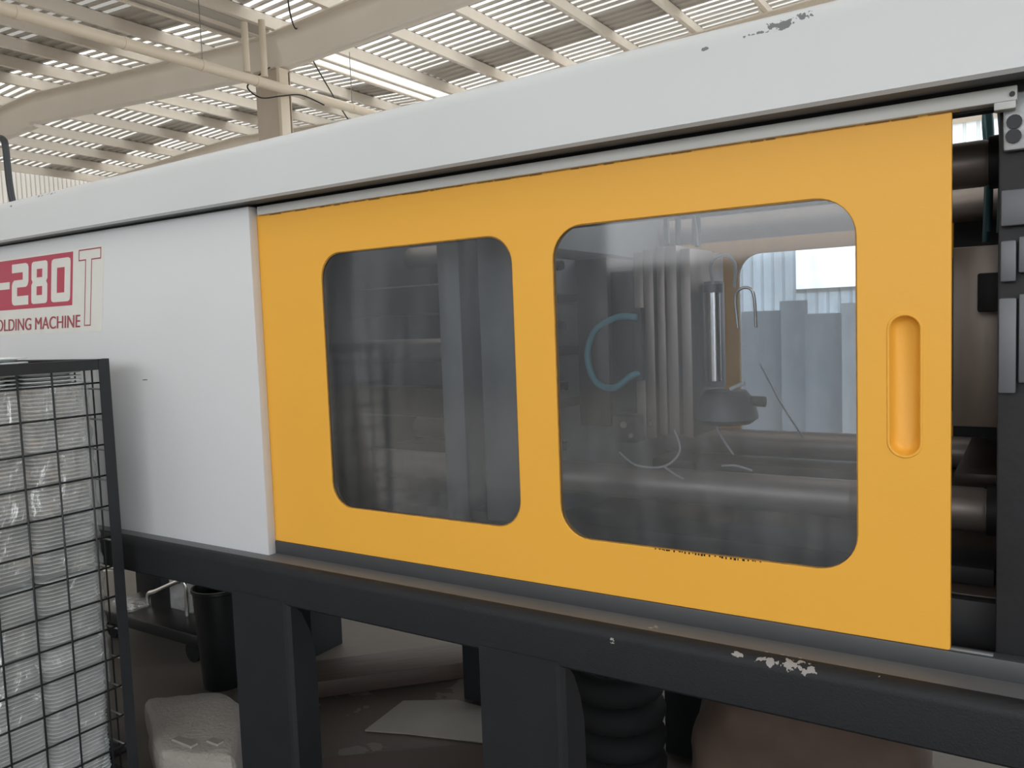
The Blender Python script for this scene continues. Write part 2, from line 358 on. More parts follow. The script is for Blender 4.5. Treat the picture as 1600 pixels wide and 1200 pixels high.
# columns of the frames
def column(y, name='column'):
    o = bpy.data.objects.new(name, None); COL.objects.link(o); o.location = (-12.3, y, 0); o['kind'] = 'structure'
    boxes('post', [((-12.62, y-.16, 0), (-12.00, y-.14, 6.52)), ((-12.62, y+.14, 0), (-12.00, y+.16, 6.52)), ((-12.32, y-.14, 0), (-12.30, y+.14, 6.52)), ((-12.62, y-.2, 6.50), (-12.0, y+.2, 6.53))], 'column_paint', o, bevel=0)
    boxes('base_plate', [((-12.75, y-.3, 0), (-11.9, y+.3, .03))], 'column_paint', o, bevel=0)
column(9.6); column(22.0)
for x in (EAVE_L+.2, EAVE_R-.2):
    for y in (3.4, 9.6, 15.8):
        o = bpy.data.objects.new('column', None); COL.objects.link(o); o.location = (x, y, 0); o['kind'] = 'structure'
        boxes('post', [((x-.2, y-.15, 0), (x+.2, y-.13, zr(x)-.6)), ((x-.2, y+.13, 0), (x+.2, y+.15, zr(x)-.6)), ((x-.01, y-.13, 0), (x+.01, y+.13, zr(x)-.6))], 'column_paint', o, bevel=0)
# ribbed walls
def ribbed(name, axis, c, a, b, z0, z1, m, period, depth, sgn, holes=()):
    bm = bmesh.new(); n = int((b-a)/period)
    for k in range(n):
        u = a+k*period; prof = [(u, 0), (u+period*.72, 0), (u+period*.79, depth), (u+period*.93, depth), (u+period, 0)]
        spans = [(z0, z1)]
        for (h0, h1, hz0, hz1) in holes:
            if h0 < u+period/2 < h1:
                spans = [s for q in spans for s in ((q[0], hz0), (hz1, q[1]))]
        for s0, s1 in spans:
            for (u0, d0), (u1, d1) in zip(prof, prof[1:]):
                q = [(u0, d0, s0), (u1, d1, s0), (u1, d1, s1), (u0, d0, s1)]
                bm.faces.new([bm.verts.new((c+sgn*d, uu, z) if axis == 'x' else (uu, c+sgn*d, z)) for uu, d, z in q])
    bmesh.ops.remove_doubles(bm, verts=bm.verts[:], dist=1e-5)
    return finish(name, bm, m, kind='structure')
ribbed('wall_left', 'x', -29.6, -15.2, 22.2, 0, 7.4, 'wall_sheet', .16, .03, 1)  # made translucent so that it looks like a brightly lit wall
ribbed('baseboard_back', 'y', 22.3, -29.6, 6.0, 0, 1.0, 'wall_white', .30, .05, -1)
ribbed('light_block_front', 'y', -15.2, -8.0, 6.0, 0, 2.7, 'wall_grey', .30, .05, 1)  # unseen low wall added behind the camera to hold back front light
ribbed('light_block_front_left', 'y', -15.2, -29.6, -8.0, 0, 6.4, 'wall_grey', .30, .05, 1)  # unseen full-height wall added to darken reflections in the left pane
ribbed('light_block_right', 'x', 6.0, -4.0, 1.8, 0, 7.0, 'wall_grey', .30, .05, -1)  # unseen wall added to cut the light from the right
ribbed('wall_back', 'y', 22.3, -29.6, 6.0, 1.0, 6.15, 'wall_sheet_blue', .30, .05, -1, holes=((-5.55, -2.55, 2.2, 4.6),))  # made translucent to brighten the view through the machine
box('window_1', (-5.6, 22.26, 2.1), (-2.5, 22.34, 2.2), 'wall_white', bevel=0, kind='structure')
w1 = bpy.data.objects['window_1']
boxes('window_frame', [((-5.6, 22.26, 4.6), (-2.5, 22.34, 4.68))], 'wall_white', w1, bevel=0)
# wall above the gap: posts of the open clerestory
boxes('trim_1', [((-29.6, 22.25, 6.15), (6.0, 22.4, 6.3))] + [((x-.05, 22.25, 6.3), (x+.05, 22.35, 7.1)) for x in (-28, -24, -20, -16, -12, -8, -4.2, -1.05, 2)], 'roof_paint', bevel=0, kind='structure')

# pipes and cables under the roof
dp = empty('drain_pipe', (-11.78, 9, 6.07), 'long cream drain pipe running below the roof past the steel column', 'pipe')
tube('pipe_run', [(-11.78, 0.5, 6.07), (-11.78, 15.2, 6.07)], .092, 'pipe_cream', dp, 16)
for y in (4.6, 6.2, 7.6, 8.75, 9.9, 11.2, 13.0):
    tube('pipe_joint', [(-11.78, y-.04, 6.07), (-11.78, y+.04, 6.07)], .101, 'pipe_cream', dp, 16)
for y in (7.6, 11.2):
    tube('hanger_rod', [(-11.78, y, 6.16), (-11.78, y, 7.2)], .008, 'mesh_steel', dp, 6)
for k, (y, top) in enumerate(((8.55, 7.05), (8.95, 7.2))):
    d = tube('downpipe', [(-11.80, y, 6.19), (-11.80, y, top)], .062, 'pipe_cream')
    tag(d, ('thin cream downpipe dropping into the drain pipe, the one farther from the column edge' if k == 0 else 'cream downpipe dropping into the drain pipe, the one against the column'), 'pipe', 'downpipes by the column')
d = box('square_downpipe', (-11.99, 9.40, 5.12), (-11.905, 9.62, 6.5), 'pipe_cream', bevel=.01)
tag(d, 'pale square downpipe with an open end, along the column edge', 'pipe')
def at_y(px, py, y):                                       # the point of the plane Y = y seen at a pixel of the photograph
    d = fw*F_PX + rt*(px-800) + up*(600-py); return CAM + d*((y-CAM.y)/d.y)
c = tube('black_cable', smooth_path([at_y(449, -12, 8.5), at_y(451, 8, 8.8), at_y(455, 28, 9.15), at_y(461, 44, 9.5), at_y(470, 48, 9.72), at_y(488, 92, 10.0), at_y(508, 128, 10.5), at_y(530, 165, 11.2), at_y(556, 205, 12.2)]), .014, 'cable_black', n=6)
tag(c, 'thin black cable hanging from the roof down past the rafter', 'cable')
c = tube('looped_cable', smooth_path([(-11.93, 9.2, 6.45), (-11.92, 8.75, 6.1), (-11.8, 8.55, 5.9), (-11.75, 8.8, 5.78), (-11.66, 9.2, 5.88), (-11.66, 9.7, 6.0), (-11.68, 10.3, 5.94)]), .014, 'cable_black', n=6)
tag(c, 'dark cable looped around the drain pipe at the column', 'cable')

# ================================================================== THE MOLDING MACHINE
mac = empty('injection_molding_machine', (-1.5, .6, 0), 'large white injection molding machine with a yellow sliding safety door on a dark steel base', 'machine')
XL, XR = -4.3, 1.4
# top cover: bent sheet with rounded top edge and lip
bm = bmesh.new(); prof0 = []
def ct(x): return 2.036 + .0125*(x+3.1)
secs = []
for x in (XL, -3.1, -2.3, -1.65, -1.0, -.5, 0.1, XR):
    zt = ct(x); P = [(-.015, 1.894), (-.072, 1.893), (-.08, 1.899)]
    R = .035
    for k in range(7):
        a = PI - (PI/2)*k/6
        P.append((-.08+R+R*math.cos(a), zt-R+R*math.sin(a)))
    P += [(.34, zt+.002), (.345, zt-.002), (.345, 1.96), (.337, 1.96), (.337, zt-.008), (-.045, zt-.008), (-.068, zt-.04), (-.068, 1.903), (-.015, 1.903)]
    secs.append([bm.verts.new((x, p[0], p[1])) for p in P])
for a, b in zip(secs, secs[1:]):
    n = len(a)
    for i in range(n):
        f = bm.faces.new((a[i], a[(i+1) % n], b[(i+1) % n], b[i])); f.material_index = 1 if i == 0 else 0  # underside of the lip coloured dark to hold its shade
bm.faces.new(secs[0]); bm.faces.new(secs[-1][::-1])
finish('top_cover', bm, ['cover_paint', 'rail_and_lip_shade'], mac, smooth=35)
# door track strip under the cover
st = box('door_track', (-1.74, -.012, 1.864), (.095, .02, 1.888), 'strip_paint', mac, bevel=.002)
box('track_stop', (.062, -.010, 1.852), (.093, .015, 1.866), 'strip_paint', st, bevel=.002)
tube('track_screw', [(.088, -.0165, 1.874), (.088, -.010, 1.874)], .004, 'bolt_black', st, 10)
box('cover_back_rail', (-1.75, .02, 1.86), (XR, .05, 1.91), 'platen_dark', mac, bevel=.002)
box('leak_block', (XL, -.026, 1.8895), (-1.757, .06, 1.93), 'platen_dark', mac, bevel=.001)  # added strip that stops light leaking in above the side panel
# side panel (front left), slightly proud
sp = box('side_panel', (XL, -.03, .877), (-1.754, .0, 1.889), 'panel_paint', mac, bevel=.003)
box('panel_return', (-1.768, .0, .885), (-1.756, .05, 1.885), 'panel_paint', sp, bevel=.002)
# sticker
SH = lambda v: Vector((v[0] + .17*(v[2]-1.74), v[1], v[2]))
YS = -.0301
def stick(name, loops, layer, m): return plate(name, loops, YS-.0004*layer-.0004, YS-.0004*layer, m, sp, xf=SH)
def rect(a, b, c, d): return [(a, c), (b, c), (b, d), (a, d)]
stick('sticker_sheet', [rect(-4.0, -2.487, 1.557, 1.84)], 0, 'sticker_white')
stick('red_block', [rect(-3.9, -2.672, 1.651, 1.833)], 1, 'sticker_red')
D2 = [(0, 1), (.82, 1), (.95, .97), (1, .9), (1, .56), (.95, .47), (.85, .43), (.32, .43), (.32, .22), (1, .22), (1, 0), (.15, 0), (.04, .03), (0, .1), (0, .49), (.05, .57), (.15, .61), (.66, .61), (.66, .79), (0, .79)]
D8 = [(.12, 1), (.88, 1), (.98, .97), (1, .9), (1, .59), (.92, .52), (1, .45), (1, .1), (.98, .03), (.88, 0), (.12, 0), (.02, .03), (0, .1), (0, .45), (.08, .52), (0, .59), (0, .9), (.02, .97)]
D0 = [(.12, 1), (.88, 1), (.98, .97), (1, .9), (1, .1), (.98, .03), (.88, 0), (.12, 0), (.02, .03), (0, .1), (0, .9), (.02, .97)]
def scl(lp, a, b, c, d): return [(a+(b-a)*x, c+(d-c)*z) for x, z in lp]
zz = (1.666, 1.816)
stick('digit', [scl(D2, -3.08, -2.963, *zz)], 2, 'sticker_white')
stick('digit', [scl(D8, -2.942, -2.834, *zz)] + [scl(h, -2.942, -2.834, *zz) for h in (rect(.33, .68, .62, .82), rect(.33, .68, .2, .41))], 2, 'sticker_white')
stick('digit', [scl(D0, -2.808, -2.686, *zz), scl(rect(.3, .7, .21, .79), -2.808, -2.686, *zz)], 2, 'sticker_white')
stick('dash', [rect(-3.20, -3.097, 1.728, 1.754)], 2, 'sticker_white')
def T(d): return [(-2.637+d, 1.797+d), (-2.637+d, 1.835-d), (-2.503-d, 1.835-d), (-2.503-d, 1.797+d), (-2.556-d, 1.797+d), (-2.556-d, 1.577+d), (-2.596+d, 1.577+d), (-2.596+d, 1.797+d)]
stick('letter', [T(0), T(.0042)], 1, 'sticker_text')
def lettering(txt, right, z0, z1, width, m, parent):
    cu = bpy.data.curves.new('tmp', 'FONT'); cu.body = txt; cu.size = 1; cu.offset = 0; cu.extrude = 0
    o = bpy.data.objects.new('tmp', cu); COL.objects.link(o); bpy.context.view_layer.update()
    me = bpy.data.meshes.new_from_object(o.evaluated_get(bpy.context.evaluated_depsgraph_get()))
    bpy.data.objects.remove(o)
    xs = [v.co.x for v in me.vertices]; ys = [v.co.y for v in me.vertices]
    ax, bx, ay, by = min(xs), max(xs), min(ys), max(ys)
    for v in me.vertices:
        x = right - width + (v.co.x-ax)/(bx-ax)*width; z = z0 + (v.co.y-ay)/(by-ay)*(z1-z0)
        v.co = SH((x, YS-.0012, z))
    bm = bmesh.new(); bm.from_mesh(me)
    for k, dx in ((1, .0016), (2, .0032)):                  # heavier strokes
        for v in me.vertices: v.co += Vector((.0016, -.00008, 0))
        bm.from_mesh(me)
    bpy.data.meshes.remove(me)
    return finish('lettering', bm, m, parent)
lettering('MOLDING MACHINE', -2.622, 1.573, 1.617, .625, 'sticker_text', sp)
plate('scratch_mark', [[(-2.31, 1.392), (-2.285, 1.393), (-2.284, 1.3955), (-2.31, 1.3945)]], -.0303, -.0301, 'bolt_black', sp)

# yellow sliding door
DOOR = rrect(-2.45, 0.0, .921, 1.869, .004, 2)
W1 = rrect(-1.513, -.897, 1.045, 1.738, .068); W2 = rrect(-.790, -.153, 1.040, 1.742, .075)
SLOT = rrect(-.0985, -.0485, 1.268, 1.520, .0248, 10)
dr = plate('sliding_door', [DOOR, W1, W2, SLOT], 0.0, .018, 'yellow_paint', mac, bevel=.0015)
for (a, b, c, d) in ((-1.513, -.897, 1.045, 1.738), (-.790, -.153, 1.040, 1.742)):
    pn = plate('window_pane', [rrect(a+.0003, b-.0003, c+.0003, d-.0003, .070)], .0055, .0095, 'acrylic', dr)
    pn['label'] = 'scratched clear plastic window pane'
    plate('window_edge', [rrect(a-.001, b+.001, c-.001, d+.001, .070), rrect(a+.0022, b-.0022, c+.0022, d-.0022, .068)], .0022, .0053, 'yellow_edge', dr)
# recessed pull
bm = bmesh.new(); rings = []
for ins, y in ((-.001, .0005), (.001, .004), (.003, .012), (.007, .019), (.012, .0215)):
    rings.append([bm.verts.new((q[0], y, q[1])) for q in rrect(-.0985+ins, -.0485-ins, 1.268+ins, 1.520-ins, .0248-ins, 10)])
for a, b in zip(rings, rings[1:]):
    for i in range(len(a)): bm.faces.new((a[i], a[(i+1) % len(a)], b[(i+1) % len(a)], b[i]))
bm.faces.new(rings[-1]); finish('handle_recess', bm, 'yellow_paint', dr, smooth=50)
# raised rim round the pull
bm = bmesh.new(); rings = []
for k in range(7):
    a = PI*k/6; off = .0025*math.cos(a); y = -.0018*math.sin(a)
    rings.append([bm.verts.new((q[0], y, q[1])) for q in rrect(-.0985-.002-off, -.0485+.002+off, 1.268-.002-off, 1.520+.002+off, .0268+off, 10)])
for a, b in zip(rings, rings[1:]):
    for i in range(len(a)): bm.faces.new((a[i], a[(i+1) % len(a)], b[(i+1) % len(a)], b[i]))
finish('handle_rim', bm, 'yellow_paint', dr, smooth=60)
# ragged lower edge under the right window and worn top edge of the door
bm = bmesh.new(); x = -.56
while x < -.33:
    h_ = random.uniform(.001, .004); bm_box(bm, (x, -.0006, 1.0395-h_), (x+random.uniform(.002, .005), .0, 1.0405)); x += random.uniform(.004, .012)
finish('ragged_sealant', bm, 'bolt_black', dr)
bm = bmesh.new(); x = -1.70
while x < -.02:
    l = random.uniform(.01, .05); bm_box(bm, (x, -.0008, 1.8605+random.uniform(0, .003)), (x+l, 0, 1.8689)); x += l+random.uniform(0, .02)
finish('worn_edge', bm, 'yellow_edge', dr)

# lower door rail + ledge + base beam
box('lower_rail', (-1.756, -.004, .880), (.26, .03, .921), 'rail_and_lip_shade', mac, bevel=.002)
bm = bmesh.new(); prof = [(.10, .884), (-.004, .884), (-.068, .8845)]
for k in range(7):
    a = PI/2 + (PI/2)*k/6; prof.append((-.070+.025*math.cos(a), .859+.025*math.sin(a)))
prof += [(-.095, .779), (-.089, .773), (.10, .773)]
A = [bm.verts.new((XL, p[0], p[1])) for p in prof]; B = [bm.verts.new((XR, p[0], p[1])) for p in prof]
for i in range(len(prof)):
    f = bm.faces.new((A[i], A[(i+1) % len(prof)], B[(i+1) % len(prof)], B[i])); f.material_index = 1 if i in (0, 1) else 0
bm.faces.new(A); bm.faces.new(B[::-1])
finish('base_beam', bm, ['frame_paint', 'ledge_wear'], mac, smooth=30)
box('base_beam', (XL, 1.0, .773), (XR, 1.2, .884), 'frame_paint', mac, bevel=.01)
for x in (-4.0, -2.2, -.4, 1.2): box('cross_beam', (x-.08, .10, .773), (x+.08, 1.0, .86), 'frame_paint', mac, bevel=.004)
for x0, x1 in ((-1.845, -1.612), (-.966, -.742), (-2.95, -2.72), (-4.1, -3.87), (.55, .78)):
    lg = prism('leg', [(x0, -.097), (x1-.018, -.097), (x1-.008, -.094), (x1, -.085), (x1, -.077), (x1-.01, -.077), (x1-.018, -.087), (x0+.01, -.087), (x0+.01, -.0), (x0, -.0)], 'z', 0, .786, 'frame_paint', mac)
    prism('side_flange', [(-.079, 0), (.0, 0), (.0, .55), (-.003, .62), (-.018, .68), (-.045, .74), (-.079, .778)], 'x', x1-.009, x1-.0012, 'frame_paint', lg)
    box('foot_plate', (x0-.02, -.12, 0), (x1+.02, .06, .015), 'frame_paint', lg, bevel=.003)
    box('leg', (x0, 1.0, 0), (x1, 1.2, .776), 'frame_paint', mac, bevel=.006)
# bed between the rails, tie bars, platens, molds
box('bed_plate', (-2.6, .14, .93), (.5, 1.2, .985), 'oily_brown', mac, bevel=.004)
for y, z, r in ((.30, 1.115, .0425), (1.04, 1.115, .0425), (.30, 1.815, .0425), (1.04, 1.815, .0425)):
    bm = bmesh.new(); bm_tube(bm, [(-2.6, y, z), (.10, y, z)], r, 32)
    tb = finish('tie_bar', bm, 'steel', mac, smooth=50)
    tube('bar_collar', [(-.215, y, z), (-.205, y, z), (.035, y, z), (.042, y, z)], [r, r+.003, r+.003, r], 'steel', tb, 32)
    tube('bar_nut', [(.043, y, z), (.075, y, z)], r+.010, 'platen_dark', tb, 12)
# slide beds
box('slide_way', (-2.4, .20, .985), (.06, .36, 1.02), 'platen_dark', mac, bevel=.003)
box('slide_way', (-2.4, .90, .985), (.06, 1.10, 1.068), 'oily_brown', mac, bevel=.003)
pl = box('toggle_platen', (-1.262, .19, .985), (-1.188, 1.16, 1.90), 'platen_grey', mac, bevel=.004)
mp_ = box('moving_platen', (-1.128, .19, 1.0), (-.945, 1.16, 1.88), 'platen_grey', mac, bevel=.006)
for z in (1.20, 1.36, 1.52, 1.68):
    tube('platen_bolt', [(-.945, .30+.0, z), (-.93, .30, z)], .013, 'bolt_black', mp_, 8)
for z0 in (1.30, 1.44, 1.58, 1.70):
    box('clamp_slot', (-.947, .24, z0), (-.941, 1.1, z0+.025), 'platen_dark', mp_, bevel=.001)
# toggle links and hoses between the two platens
for z in (1.28, 1.62):
    lk = box('toggle_link', (-2.0, .5, z-.05), (-1.30, .62, z+.05), 'platen_dark', mac, bevel=.02)
    tube('link_pin', [(-1.34, .46, z), (-1.34, .66, z)], .035, 'steel', lk, 16)
box('tail_platen', (-2.25, .19, .985), (-2.05, 1.16, 1.88), 'platen_dark', mac, bevel=.006)
tube('ejector_rod', [(-1.95, .65, 1.45), (-1.27, .65, 1.45)], .04, 'steel', mac, 20)
tube('steel_rod', [(-1.185, .34, 1.40), (-1.125, .34, 1.78)], .007, 'bright_steel', mac, 8)
for i in range(9):
    z = 1.36 + i*.028 + random.uniform(-.006, .006)
    tube('pipe_fitting', [(-1.187, .33+random.uniform(0, .12), z), (-1.150+random.uniform(-.01, .012), .32+random.uniform(0, .12), z+random.uniform(-.01, .01))], random.uniform(.006, .011), random.choice(['bright_steel', 'bolt_black', 'hose_teal', 'steel']), mac, 8)
# mold halves
mh = box('mold_base', (-.945, .40, 1.24), (-.85, .70, 1.70), 'oily_brown', mac, bevel=.003)
box('mold_base', (-.85, .42, 1.28), (-.745, .66, 1.66), 'platen_dark', mac, bevel=.003)
for i, (x0, x1, y0, z0, z1) in enumerate(((-.748, -.722, .345, 1.225, 1.70), (-.716, -.690, .335, 1.225, 1.705), (-.684, -.662, .340, 1.235, 1.71), (-.656, -.628, .335, 1.235, 1.71), (-.622, -.596, .345, 1.23, 1.70))):
    box('mold_plate', (x0, y0, z0), (x1, .60, z1), 'mold_steel', mac, bevel=.002)
fx = box('mold_bracket', (-.80, .30, 1.215), (-.73, .36, 1.285), 'platen_dark', mac, bevel=.006)
tube('bracket_screw', [(-.765, .296, 1.262), (-.765, .302, 1.262)], .009, 'steel', fx, 12)
tube('bracket_screw', [(-.745, .296, 1.235), (-.745, .302, 1.235)], .006, 'steel', fx, 12)
tube('bracket_screw', [(-.705, .329, 1.262), (-.705, .336, 1.262)], .006, 'bright_steel', fx, 12)
# core-pull cylinder unit in front of the back window
cu_ = box('cylinder_block', (-.590, .42, 1.35), (-.546, .455, 1.62), 'unit_grey', mac, bevel=.004)
tube('chrome_rod', [(-.553, .385, 1.37), (-.553, .385, 1.59)], .017, 'bright_steel', cu_, 20)
tube('rod_cap', [(-.553, .385, 1.59), (-.553, .385, 1.61)], .024, 'block_grey', cu_, 16)
bm = bmesh.new(); bm_tube(bm, [(-.53, .40, 1.262), (-.53, .40, 1.275), (-.53, .40, 1.285), (-.53, .40, 1.325), (-.53, .40, 1.345)], [.06, .078, .078, .068, .05], 28)
finish('flange_foot', bm, 'block_grey', cu_, smooth=40)
tube('lever_arm', [(-.53, .40, 1.322), (-.432, .40, 1.318)], .013, 'bolt_black', cu_, 12)
box('lever_catch', (-.475, .39, 1.283), (-.462, .41, 1.31), 'bolt_black', cu_, bevel=.002)
tube('wire_hook', smooth_path([(-.55, .385, 1.595), (-.555, .38, 1.66), (-.52, .38, 1.68), (-.495, .38, 1.655), (-.50, .385, 1.60)]), .004, 'cable_clear', cu_, 8)
tube('white_pin', [(-.505, .36, 1.352), (-.467, .35, 1.368)], .005, 'tray_white', cu_, 8)
tube('steel_bail', smooth_path([(-.50, .41, 1.50), (-.50, .40, 1.585), (-.46, .40, 1.59), (-.455, .41, 1.50)]), .004, 'bright_steel', cu_, 8)
tube('air_hose', smooth_path([(-.722, .30, 1.536), (-.775, .295, 1.537), (-.835, .29, 1.505), (-.858, .29, 1.44), (-.838, .29, 1.375), (-.79, .295, 1.357), (-.742, .305, 1.388), (-.722, .32, 1.392)], 10), .0085, 'hose_blue', mac, 12)
box('hose_manifold', (-.740, .31, 1.375), (-.715, .335, 1.56), 'platen_dark', mac, bevel=.003)
for a in ([(-.64, .33, 1.25), (-.62, .31, 1.20), (-.65, .28, 1.165), (-.72, .27, 1.165), (-.78, .30, 1.19)],
          [(-.56, .40, 1.26), (-.53, .38, 1.22), (-.50, .36, 1.19)],
          [(-.65, .28, 1.165), (-.62, .27, 1.15), (-.59, .26, 1.14)],
          [(-.52, .33, 1.166), (-.48, .31, 1.172), (-.44, .31, 1.163)],
          [(-.50, .6, 1.40), (-.45, .62, 1.29), (-.40, .64, 1.20)],
          [(-.66, .37, 1.72), (-.655, .36, 1.80), (-.63, .36, 1.83), (-.60, .38, 1.80), (-.595, .4, 1.71)]):
    tube('wire', smooth_path(a), .0028, 'cable_clear', mac, 6)
for x, y, z0, z1 in ((-.70, .45, 1.71, 1.95), (-.675, .47, 1.71, 1.96), (-.64, .5, 1.72, 1.97), (-.61, .44, 1.71, 1.95)):
    tube('mold_hose', smooth_path([(x, y, z0), (x+.004, y, (z0+z1)/2), (x-.01, y+.05, z1)]), .008, 'hose_teal', mac, 8)
# fixed platen and its front blocks on the far side of the opening
fp = box('fixed_platen', (.068, .03, .90), (.36, 1.16, 1.885), 'platen_dark', mac, bevel=.004)
box('platen_cover_plate', (.075, .012, 1.788), (.16, .03, 1.882), 'bracket_grey', fp, bevel=.004)
for z, x in ((1.833, .0905), (1.810, .0895)): tube('socket_bolt', [(x, .004, z), (x, .013, z)], .0115, 'bolt_black', fp, 14)
for z0, z1, x0, x1 in ((1.664, 1.724, .072, .13), (1.571, 1.640, .072, .095), (1.585, 1.645, .098, .14), (1.382, 1.544, .070, .096), (1.40, 1.55, .099, .14)):
    box('clamp_block', (x0, .012, z0), (x1, .031, z1), 'block_grey', fp, bevel=.003)
box('fixed_mold', (-.03, .42, 1.27), (.068, .95, 1.66), 'mold_steel', mac, bevel=.003)
box('fixed_mold', (-.10, .44, 1.30), (-.03, .93, 1.64), 'block_grey', mac, bevel=.003)
box('mold_clamp', (.02, .36, 1.52), (.066, .44, 1.60), 'platen_dark', mac, bevel=.004)
box('oil_tray', (-.02, .35, 1.16), (.066, .9, 1.18), 'oily_brown', mac, bevel=.002)
box('rail_bracket', (-.002, .002, .921), (.066, .012, .925), 'platen_grey', mac, bevel=.001)
box('bed_side', (-2.4, .10, .886), (.068, .13, .985), 'platen_dark', mac, bevel=.002)
for x, y in ((.030, .55), (.052, .62), (.01, .9)):
    tube('water_hose', smooth_path([(x, y, 1.70), (x+.004, y, 1.9), (x-.002, y-.01, 2.02), (x+.01, y+.05, 2.10), (x+.05, y+.1, 2.12)]), .0085, 'hose_teal', mac, 10)
# back side of the machine: yellow door with one window, rails
rd = plate('rear_door', [rrect(-1.12, -.085, .92, 1.87, .004, 2), rrect(-.745, -.15, 1.04, 1.74, .075)], 1.215, 1.235, 'yellow_paint', mac, bevel=.0015)
plate('window_pane', [rrect(-.76, -.135, 1.025, 1.755, .08)], 1.236, 1.240, 'acrylic_rear', rd)
box('rear_rail', (XL, 1.20, 1.875), (XR, 1.30, 1.98), 'platen_dark', mac, bevel=.004)
box('rear_post', (-.080, 1.10, .92), (.12, 1.24, 1.875), 'platen_dark', mac, bevel=.004)
box('rear_lower_rail', (XL, 1.20, .875), (XR, 1.26, .918), 'rail_and_lip_shade', mac, bevel=.003)
box('rear_panel', (XL, 1.22, .877), (-1.125, 1.25, 1.87), 'platen_dark', mac, bevel=.003)
box('clamp_housing', (XL, .05, .90), (-2.4, 1.18, 1.88), 'platen_dark', mac, bevel=.004)
box('injection_unit', (.40, .25, .95), (XR, .95, 1.75), 'platen_grey', mac, bevel=.01)
# dark bent pipe standing on the machine's far left
tube('bent_pipe', smooth_path([(-3.69, .32, 2.02), (-3.70, .30, 2.20), (-3.712, .30, 2.385), (-3.728, .30, 2.425), (-3.775, .30, 2.437), (-3.9, .30, 2.44)]), .014, 'mesh_black', mac, 12)

# ================================================================== WIRE CAGE AND TRAYS
CX, CY0, CY1, CXL = -2.292, -.150, -1.12, -3.15
cg = empty('wire_cage', (-2.72, -.63, 0), 'black angle-iron wire mesh cage standing against the white machine panel', 'cage')
a = .034; t = .004
def post(x, y, dx, dy):
    prism('post', [(x, y), (x+dx*a, y), (x+dx*a, y+dy*t), (x+dx*t, y+dy*t), (x+dx*t, y+dy*a), (x, y+dy*a)], 'z', .06, 1.470, 'mesh_black', cg)
post(CX, CY0, -1, -1); post(CX, CY1, -1, 1); post(CXL, CY0, 1, -1); post(CXL, CY1, 1, 1)
for z0 in (1.437, .10):
    for x, d in ((CX-.0015, -1), (CXL+.0015, 1)):
        prism('rail', [(x, z0), (x, z0+.032), (x+d*.032, z0+.032), (x+d*.032, z0+.028), (x+d*t, z0+.028), (x+d*t, z0)], 'y', CY1+.002, CY0-.002, 'mesh_black', cg)
    for y, d in ((CY0-.0015, -1), (CY1+.0015, 1)):
        prism('rail', [(y, z0), (y, z0+.032), (y+d*.032, z0+.032), (y+d*.032, z0+.028), (y+d*t, z0+.028), (y+d*t, z0)], 'x', CXL+.002, CX-.002, 'mesh_black', cg)
def wire_mesh(length, axis, m):
    bm = bmesh.new(); e = {'x': Vector((length, 0, 0)), 'y': Vector((0, length, 0)), 'z': Vector((0, 0, length))}[axis]
    bm_tube(bm, [(0, 0, 0), e], .0031, 6); me = bpy.data.meshes.new('wire')
    bm.to_mesh(me); bm.free(); me.materials.append(MATS[m])
    for p in me.polygons: p.use_smooth = True
    return me
wz, wy, wx = wire_mesh(1.34, 'z', 'mesh_black'), wire_mesh(.965, 'y', 'mesh_black'), wire_mesh(.855, 'x', 'mesh_steel')
def wire(me, loc):
    o = bpy.data.objects.new('wire', me); COL.objects.link(o); o.parent = cg; o.location = Vector(loc) - cg.location
for x, sg in ((CX, -1), (CXL, 1)):
    for k in range(9): wire(wz, (x+sg*.006, CY0-.078-.0975*k, .11))
    for k in range(13): wire(wy, (x+sg*.0095, CY1, 1.397-.096*k))
for y, sg in ((CY0, -1), (CY1, 1)):
    for k in range(8): wire(wz, (CX-.09-.0975*k, y+sg*.006, .11))
    for k in range(13): wire(wx, (CXL, y+sg*.0095, 1.375-.096*k))
box('cage_floor', (CXL+.01, CY1+.01, .12), (CX-.01, CY0-.01, .135), 'mesh_black', cg, bevel=0)
for x in (CX-.05, CXL+.05):
    for y in (CY0-.05, CY1+.05):
        tube('caster', [(x, y-.015, .045), (x, y+.015, .045)], .045, 'rubber', cg, 16)
        box('caster_fork', (x-.02, y-.022, .05), (x+.02, y+.022, .12), 'mesh_steel', cg, bevel=.002)

